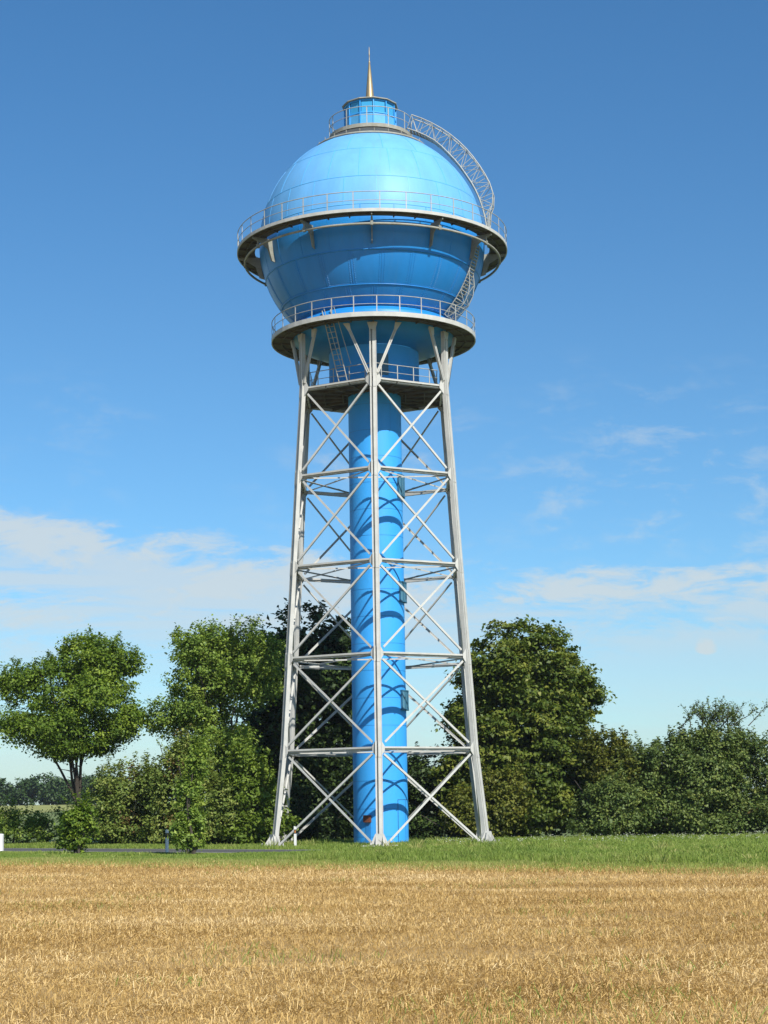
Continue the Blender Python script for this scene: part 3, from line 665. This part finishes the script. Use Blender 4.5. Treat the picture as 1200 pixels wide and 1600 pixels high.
# shrubs ------------------------------------------------------------
def shrub(name, x, y, lobes, mat_, label, cat='shrub', group=None, seed=1, stems=6, n_clump=250, tw=0, **kw):
    e = empty(name, (x, y, 0), label=label, category=cat)
    if group: e['group'] = group
    if n_clump >= 230 and name not in ('sapling', 'field_hedge'):
        mx_ = max(l[3] for l in lobes); lobes = list(lobes)+[(0, -.3, .95, mx_*1.12, mx_*.8, 1.1)]; n_clump = int(n_clump*1.3)
    rg = np.random.default_rng(seed+50); b = MB()
    for q in range(stems):
        l = lobes[q % len(lobes)]; d = rg.normal(0, .5, 3)
        base = Vector((l[0]*.5+rg.normal(0, .2), l[1]*.5+rg.normal(0, .2), -.05))
        pp = limb(b, base, (l[0]+d[0]*l[3], l[1]+d[1]*l[4], l[2]+abs(d[2])*l[5]*.8), .07, .015, 6, .12, rg)
    TW = []
    for q in range(tw):                                                                # bare twiggy shoots standing out of the top
        l = lobes[0]; x0 = l[0]+rg.normal(0, .35)*l[3]; y0 = l[1]+rg.normal(0, .3)*l[4]; z0 = l[2]+l[5]*.75
        tp = Vector((x0+rg.normal(0, .7), y0+rg.normal(0, .4), z0+.55+rg.random()*.75)); pp = limb(b, (x0, y0, z0), tp, .030, .010, 6, .12, rg)
        for w_ in pp[2:]:
            q2 = w_+Vector((rg.normal(0, .18), rg.normal(0, .18), .22+.15*rg.random())); limb(b, w_, q2, .014, .006, 3, .1, rg)
            TW.extend([tuple(w_), tuple((w_+q2)/2), tuple(q2)])
    b.build('stems', 'bark', e)
    crown(e, lobes, mat_, n_clump, seed=seed, name='foliage', **kw)
    if tw:
        V, t = leaves(np.array(TW), np.tile([0, 0, 1.], (len(TW), 1)), 7, .10, .13, rg, 1.0); quads('foliage', V, t, mat_, e)
    return e
shrub('olive_shrub', 14.0, 99, [(0, 0, 2.7, 2.6, 2.2, 2.4), (-1.5, 0, 4.2, 1.6, 1.6, 1.8)], 'olive', 'olive green bush leaning against the right flank of the big chestnut tree', seed=21, n_clump=420, per=44, leaf=.16, cr=.42, sprig=40, sub=7)
shrub('olive_shrub', 5.2, 98.5, [(0, 0, 1.6, 2.0, 1.6, 1.5), (1.6, 0, 2.2, 1.9, 1.6, 1.9)], 'olive', 'yellowish bush seen through the right side of the tower legs under the chestnut', seed=22, n_clump=280, per=44, leaf=.16, cr=.42, sprig=10)
H = 'hawthorn shrubs of the hedge on the right'
shrub('hawthorn_shrub', 17.2, 97.5, [(0, 0, 2.8, 2.5, 2.0, 2.5), (.6, 0, 4.2, 1.7, 1.5, 1.5), (-.9, 0, 4.0, 1.0, 1.2, 1.3)], 'haw', 'rounded dark hawthorn left of the bush with bare shoots on top', group=H, seed=31, n_clump=430, per=44, leaf=.14, cr=.42, sprig=40, sub=7)
shrub('hawthorn_shrub', 18.9, 98, [(-.3, 0, 4.8, 2.0, 1.8, 1.5), (.4, 0, 2.0, 2.6, 2.0, 2.1), (-1.2, 0, 3.2, 1.6, 1.6, 1.7)], 'haw', 'tallest hawthorn of the hedge with twiggy shoots rising from its top', group=H, seed=32, tw=26, n_clump=460, per=44, leaf=.14, cr=.42, sprig=80, sub=7)
shrub('hawthorn_shrub', 22.3, 97, [(-.5, 0, 3.8, 2.4, 2.2, 2.2), (.5, 0, 1.7, 2.7, 2.2, 1.9)], 'haw', 'hawthorn cut by the right edge of the picture, ending the hedge', group=H, seed=33, n_clump=430, per=44, leaf=.14, cr=.42, sprig=40, sub=7, accent='berry')
shrub('hawthorn_shrub', 15.4, 98, [(0, 0, 3.6, 2.1, 1.8, 1.8), (.9, 0, 4.5, 1.0, 1.2, 1.2), (.3, 0, 1.8, 2.4, 1.9, 1.8)], 'haw', 'hawthorn between the olive green bush and the rounded dark hawthorn', group=H, seed=35, n_clump=380, per=44, leaf=.14, cr=.42, sprig=40, sub=7)
shrub('hawthorn_shrub', 12.2, 97, [(0, 0, 1.6, 2.3, 1.8, 1.6)], 'haw', 'low green hawthorn in front of the foot of the big chestnut', group=H, seed=34, n_clump=230, per=44, leaf=.14, cr=.4, sprig=15)
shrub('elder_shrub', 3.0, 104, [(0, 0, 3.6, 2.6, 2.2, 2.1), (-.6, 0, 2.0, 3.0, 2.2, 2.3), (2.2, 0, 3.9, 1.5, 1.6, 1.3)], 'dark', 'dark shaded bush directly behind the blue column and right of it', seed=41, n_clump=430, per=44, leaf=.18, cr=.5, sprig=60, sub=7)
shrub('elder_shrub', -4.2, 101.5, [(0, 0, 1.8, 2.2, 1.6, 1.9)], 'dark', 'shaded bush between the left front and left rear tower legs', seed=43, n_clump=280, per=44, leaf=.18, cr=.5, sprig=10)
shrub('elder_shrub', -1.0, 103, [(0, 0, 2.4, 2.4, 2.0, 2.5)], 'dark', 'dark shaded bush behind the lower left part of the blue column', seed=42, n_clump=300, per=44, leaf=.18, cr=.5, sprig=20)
# thicket between the two roadside trees
T_ = 'bushes of the thicket left of the tower'
shrub('thicket_bush', -13.3, 95, [(0, 0, 2.7, 2.2, 1.8, 2.3), (-.6, 0, 1.4, 2.4, 1.8, 1.5)], 'thicket', 'rust tinged bush right beside the trunk of the leftmost roadside tree', group=T_, seed=51, n_clump=380, per=44, leaf=.14, cr=.4, sprig=40, sub=6, accent='berry')
shrub('thicket_bush', -10.4, 93.2, [(0, 0, 3.0, 2.2, 1.8, 2.5), (.4, 0, 4.3, 1.5, 1.4, 1.4)], 'thicket', 'tallest brownish green bush, standing between the two roadside trees', group=T_, seed=52, n_clump=380, per=44, leaf=.14, cr=.4, sprig=40, sub=6, accent='berry')
shrub('thicket_bush', -7.8, 91.5, [(0, 0, 1.9, 2.0, 1.6, 1.9)], 'thicket', 'plain green bush at the foot of the ragged second roadside tree', group=T_, seed=53, n_clump=260, per=44, leaf=.14, cr=.4, sprig=20)
shrub('light_green_bush', -6.0, 90.8, [(-.3, 0, 2.1, 1.7, 1.4, 2.0), (-.6, 0, 3.6, 1.3, 1.2, 1.6)], 'fresh', 'fresh light green bush just left of the tower\'s left front leg', seed=54, n_clump=260, per=44, leaf=.15, cr=.38, sprig=20)
shrub('field_hedge', -20.5, 101, [(0, 0, 1.0, 2.9, 1.3, 1.2), (2.4, 0, 1.0, 2.1, 1.3, 1.2), (-2.8, 0, 1.0, 2.1, 1.3, 1.2)], 'acacia', 'low olive green hedge behind the road at the left edge', 'hedge', seed=55, n_clump=360, per=40, leaf=.12, cr=.3, sprig=20, sub=4)
# near-side verge plants
shrub('leafy_bush', -13.5, 80.6, [(0, 0, 1.0, .9, .85, .97), (.1, 0, 1.65, .6, .6, .55)], 'maple', 'small round green bush on the near road verge below the maple', seed=61, n_clump=130, per=40, leaf=.12, cr=.27, sprig=14, stems=5)
shrub('sapling', -7.95, 75.6, [(0, 0, 1.2, .66, .6, 1.2), (.05, 0, 2.5, .6, .55, 1.1), (.2, 0, 3.8, .52, .5, .9), (-.1, 0, .6, .72, .6, .6)], 'acacia', 'tall slim sapling on the near road verge beside the dark delineator post', 'tree', seed=62, n_clump=230, per=38, leaf=.12, cr=.27, sprig=26, stems=8)
# far trees
FT = 'far off trees on the left horizon'
for (x, y, s_, hz, sd, lb) in ((-88, 395, 7, 4.2, 71, 'hazy far tree cut by the left edge, beyond the yellow field'), (-74, 400, 7.5, 3.6, 72, 'hazy far tree at the foot of the sky left of the maple trunk'), (-63, 405, 6.5, 3.6, 73, 'hazy far tree seen between the maple trunk and the thicket')):
    e = tree('far_tree', x, y, [(0, 0, 4.2+3.3, s_, 5, hz), (3, 0, 3.4+2.8, s_*.7, 4, hz*.8), (-5, 0, 6.0, s_*.6, 4, hz*.8)], 'farleaf', lb, 'tree', .4, 4.0, group=FT, seed=sd, nbr=4, n_clump=330, per=36, leaf=.55, cr=1.3, sub=5, zmin=3.2)

# ================================================================== ROADSIDE THINGS
def delineator(x, y, label, turned=False, tilt=0):
    e = empty('delineator_post', (x, y, 0), label=label, category='road post', group='road delineator posts'); e.rotation_euler = (0, R(tilt), R(48 if turned else -12))
    def sec(z, s_=1.0): return [(-.06*s_, -.05*s_, z), (.06*s_, -.05*s_, z), (.045*s_, .05*s_, z), (-.045*s_, .05*s_, z)]
    b = MB(); v = sec(-.05)+sec(.66); b.add(v, [(0, 1, 5, 4), (1, 2, 6, 5), (2, 3, 7, 6), (3, 0, 4, 7)]); v = sec(.86)+sec(.98); v[4] = (-.06, -.05, 1.02); v[5] = (.06, -.05, .98)
    b.add(v, [(0, 1, 5, 4), (1, 2, 6, 5), (2, 3, 7, 6), (3, 0, 4, 7), (4, 5, 6, 7)]); b.build('post', 'white', e)
    b = MB(); v = sec(.66, .998)+sec(.86, .998); b.add(v, [(0, 1, 5, 4), (1, 2, 6, 5), (2, 3, 7, 6), (3, 0, 4, 7)]); b.build('black_band', 'black', e)
    b = MB(); b.beam((0, -.052, .70), (0, -.052, .82), .05, .008, (0, 1, 0)); b.build('reflector', 'reflector', e)
    return e
delineator(-4.05, 85.6, 'white delineator post in the grass before the tower\'s left front leg')
delineator(-9.4, 79.5, 'delineator post on the near road edge left of the slim sapling, dark banded', True)
delineator(-19.1, 90.2, 'delineator post at the left edge rising behind the white marker block', tilt=0)
e = empty('marker_block', (-18.85, 89.3, 0), label='low white marker block in the grass at the left edge', category='marker')
b = MB(); v = [(-.2, -.14, -.05), (.2, -.14, -.05), (.2, .14, -.05), (-.2, .14, -.05), (-.19, -.13, .66), (.19, -.13, .66), (.19, .13, .66), (-.19, .13, .66), (-.16, -.10, .70), (.16, -.10, .70), (.16, .10, .70), (-.16, .10, .70)]
b.add(v, [(0, 1, 5, 4), (1, 2, 6, 5), (2, 3, 7, 6), (3, 0, 4, 7), (4, 5, 9, 8), (5, 6, 10, 9), (6, 7, 11, 10), (7, 4, 8, 11), (8, 9, 10, 11)]); b.v = [(x*1.2, y*1.2, z*1.2) for x, y, z in b.v]; b.build('body', 'white', e)

# ================================================================== GROUND COVER
def blades(x, y, h, wd, tint, lean, rg):
    n = len(x); a = rg.random(n)*2*np.pi; dx, dy = np.cos(a), np.sin(a)
    lx, ly = rg.normal(0, 1, n)*lean*h, rg.normal(0, 1, n)*lean*h
    z0 = np.zeros(n)
    V = np.stack([np.stack([x-dx*wd/2, y-dy*wd/2, z0], 1), np.stack([x+dx*wd/2, y+dy*wd/2, z0], 1), np.stack([x+dx*wd*.2+lx, y+dy*wd*.2+ly, h], 1), np.stack([x-dx*wd*.3+lx, y-dy*wd*.3+ly, h*.96], 1)], 1)
    return V, tint
def fnoise(x, y, s_, seed):
    return vnoise(x, y, s_, seed)+.6*vnoise(x, y, s_*2.3, seed+1)+.4*vnoise(x, y, s_*5.1, seed+2)
def vnoise(x, y, s_, seed):
    r_ = np.random.default_rng(seed); v = np.zeros_like(x)
    for q in range(5):
        a = r_.random()*6.28; f = s_*(.6+1.6*r_.random()); v += np.sin((x*np.cos(a)+y*np.sin(a))*f+r_.random()*6.28)
    return v/5
rg = np.random.default_rng(77)
# stubble: standing stalks and loose straw
n = 420000
d = rg.random(n)**(1/.75); d = 11.5+(76-11.5)*d; x = (rg.random(n)-.5)*(.62*d+3); y = d
k_ = y < fe(x)-.2+.3*vnoise(x, y, 1.3, 4); x, y, d = x[k_], y[k_], d[k_]
rowc = x*.63+y*.776                                                      # drill rows run parallel to the field edge
rowj = np.round(rowc/.13)*.13-rowc; x = x+rowj*.63*.7; y = y+rowj*.776*.7
pn = vnoise(x, y, 1.1, 5); pn2 = vnoise(x*.25, y, 2.2, 6); n = len(x)
big = vnoise(x*.3, y*.55, .9, 12)
h = (.034+.030*rg.random(n))*(1+.35*big)*(1+.25*fnoise(x, y, 1.4, 50)); wd = .0056*np.sqrt(d/12)*(.7+.6*rg.random(n))
def swath(x, y):
    u = (y+.46*x)/1.21+.3*np.sin(x*.5); g_ = lambda c, w_: np.exp(-((u-c)/w_)**2)
    return .8*g_(32.7, .45)+.45*g_(38.5, .9)-.5*g_(34.6, .6)-.35*g_(42.0, 1.2)+.4*g_(27.5, .5)-.35*g_(25.6, .6)+.3*g_(22.3, .5)-.3*g_(18.5, .6)+.3*g_(16.2, .35)+.12*np.sin(u*1.9)*np.sin(u*.53)
t = np.clip(.40+.10*pn2+.24*fnoise(x*.45, y*.6, .8, 40)+.38*swath(x, y)+rg.normal(0, .11, n), 0, 1)
V1, t1 = blades(x, y, h, wd, t, .55, rg)
n = 380000
d = 11.5+(76-11.5)*rg.random(n)**1.25; x = (rg.random(n)-.5)*(.62*d+3); y = d
dens = vnoise(x*.45, y, 1.0, 8)+rg.normal(0, .35, n); k_ = (y < fe(x)-.3) & (dens > -.12); x, y, d = x[k_], y[k_], d[k_]; n = len(x)
a = rg.normal(2.5, 1.1, n); ln = (.04+.10*rg.random(n)**2); wd = .0048*np.sqrt(d/12); z = .012+.06*rg.random(n); dz = rg.normal(0, .025, n)
dx, dy = np.cos(a)*ln/2, np.sin(a)*ln/2; px_, py_ = -np.sin(a)*wd/2, np.cos(a)*wd/2
V2 = np.stack([np.stack([x-dx-px_, y-dy-py_, z-dz], 1), np.stack([x+dx-px_, y+dy-py_, z+dz], 1), np.stack([x+dx+px_, y+dy+py_, z+dz+.003], 1), np.stack([x-dx+px_, y-dy+py_, z-dz+.003], 1)], 1)
V2[:, :, 2] = np.maximum(V2[:, :, 2], .008)
t2 = np.clip(rg.normal(.52, .16, n)+.24*fnoise(x*.45, y*.6, .8, 40)+.3*swath(x, y), 0, 1)
V = np.concatenate([V1, V2]); T = np.concatenate([t1, t2])
quads('straw_stubble', V, T, 'straw', kind='stuff')
# green sprouts in the stubble
n = 30000; y = 11.5+56*rg.random(n); x = (rg.random(n)-.5)*(.62*y+3); k_ = (vnoise(x, y, 1.6, 21)+vnoise(x, y, .5, 22)*.7+.5*np.exp(-((y-15)/1.4)**2)*(x > 0) > .45) & (y < fe(x)); x, y = x[k_], y[k_]; n = len(x)
V, t = blades(x, y, .05+.07*rg.random(n), np.full(n, .011), np.clip(rg.normal(.4, .2, n), 0, 1), .5, rg); quads('weed_sprouts', V, t, 'grass', kind='stuff')
# grass verges
def grassband(name, f0, f1, n, xr, hfun, seed, wd=.018, tm=.4):
    r_ = np.random.default_rng(seed); x = xr[0]+(xr[1]-xr[0])*r_.random(n); f = r_.random(n); lo = f0(x); hi = f1(x); y = lo+(hi-lo)*f+r_.normal(0, .15, n)
    h = hfun(x, y, f)*(.55+.7*r_.random(n))*(1+.35*vnoise(x, y, .9, seed+1)+.25*vnoise(x, y, 3.1, seed+2))
    t = np.clip(tm+.2*vnoise(x, y, .5, seed+3)+.12*vnoise(x, y, 2.5, seed+4)+r_.normal(0, .16, n), 0, 1)
    V, t = blades(x, y, np.maximum(h, .03), wd*(.7+.7*r_.random(n)), t, .3, r_); return quads(name, V, t, 'grass', kind='stuff')
sm = lambda x, a, b_: np.clip((x-a)/(b_-a), 0, 1)
grassband('near_verge_grass', lambda x: fe(x)-.3, lambda x: rn(x)-.3, 150000, (-24, 17), lambda x, y, f: (.055+.19*sm(x, -6.5, -2))*(1-.35*sm(f, .55, .95)*(x < -2)), 81, .020, .40)
grassband('far_verge_grass', lambda x: rn(x)+RW+.1, lambda x: np.maximum(97.5, rn(x)+RW+6), 150000, (-28, 27), lambda x, y, f: .11+.07*sm(y, 80, 95), 82, .026, .42)
grassband('field_margin_weeds', lambda x: fe(x)-.2-8*rg.random(len(x))**2.0, lambda x: fe(x)+.6, 80000, (-24, 17), lambda x, y, f: .115+0*x, 83, .015, .70)
tx = np.concatenate([-24+41*rg.random(170), -7+14*rg.random(60), -24+50*rg.random(160)])
ty = np.concatenate([fe(tx[:170])+.3+11.5*rg.random(170), 84.5+9*rg.random(60), rn(tx[230:])+RW+.6+9*rg.random(160)])
tx = np.repeat(tx, 42)+rg.normal(0, .16, 390*42); ty = np.repeat(ty, 42)+rg.normal(0, .16, 390*42); hh = np.repeat(.16+.26*rg.random(390)**2, 42)*(.5+.6*rg.random(390*42))
hh *= np.where((tx < -2) & (ty < rn(tx)), .6, 1.0)
V, t = blades(tx, ty, hh, .028*(.6+.8*rg.random(len(tx))), np.clip(np.repeat(rg.normal(.45, .35, 390), 42)+rg.normal(0, .1, len(tx)), 0, 1), .5, rg); quads('verge_weeds', V, t, 'grass', kind='stuff')
n = 900; x = 2.5+17*rg.random(n)**1.0; y = 78+14*rg.random(n); k_ = vnoise(x, y, 1.1, 31)+rg.normal(0, .3, n) > .15; x, y = x[k_], y[k_]; n = len(x)
Cc = np.stack([x, y, .22+.16*rg.random(n)], 1); V, t = leaves(Cc, np.tile([0, -.3, 1.], (n, 1)), 3, .045, .07, rg, .3, 1.0, .2, .4); quads('white_wildflowers', V, t, 'flower', kind='stuff')

# ================================================================== AIR
b = MB(); x0, x1, y0, y1, z0, z1 = -950, 950, -70, 1550, -1.2, 46
b.add([(x0, y0, z0), (x1, y0, z0), (x1, y1, z0), (x0, y1, z0), (x0, y0, z1), (x1, y0, z1), (x1, y1, z1), (x0, y1, z1)], [(0, 3, 2, 1), (4, 5, 6, 7), (0, 1, 5, 4), (1, 2, 6, 5), (2, 3, 7, 6), (3, 0, 4, 7)])
hm = bpy.data.materials.new('haze'); hm.use_nodes = True; t = hm.node_tree; t.nodes.clear()
o_ = t.nodes.new('ShaderNodeOutputMaterial'); pv = t.nodes.new('ShaderNodeVolumePrincipled'); pv.inputs['Color'].default_value = (0.82, 0.90, 1.0, 1); pv.inputs['Density'].default_value = 0.00012; pv.inputs['Anisotropy'].default_value = 0.2
t.links.new(pv.outputs[0], o_.inputs['Volume']); M['haze'] = hm
b.build('haze', 'haze', kind='stuff')
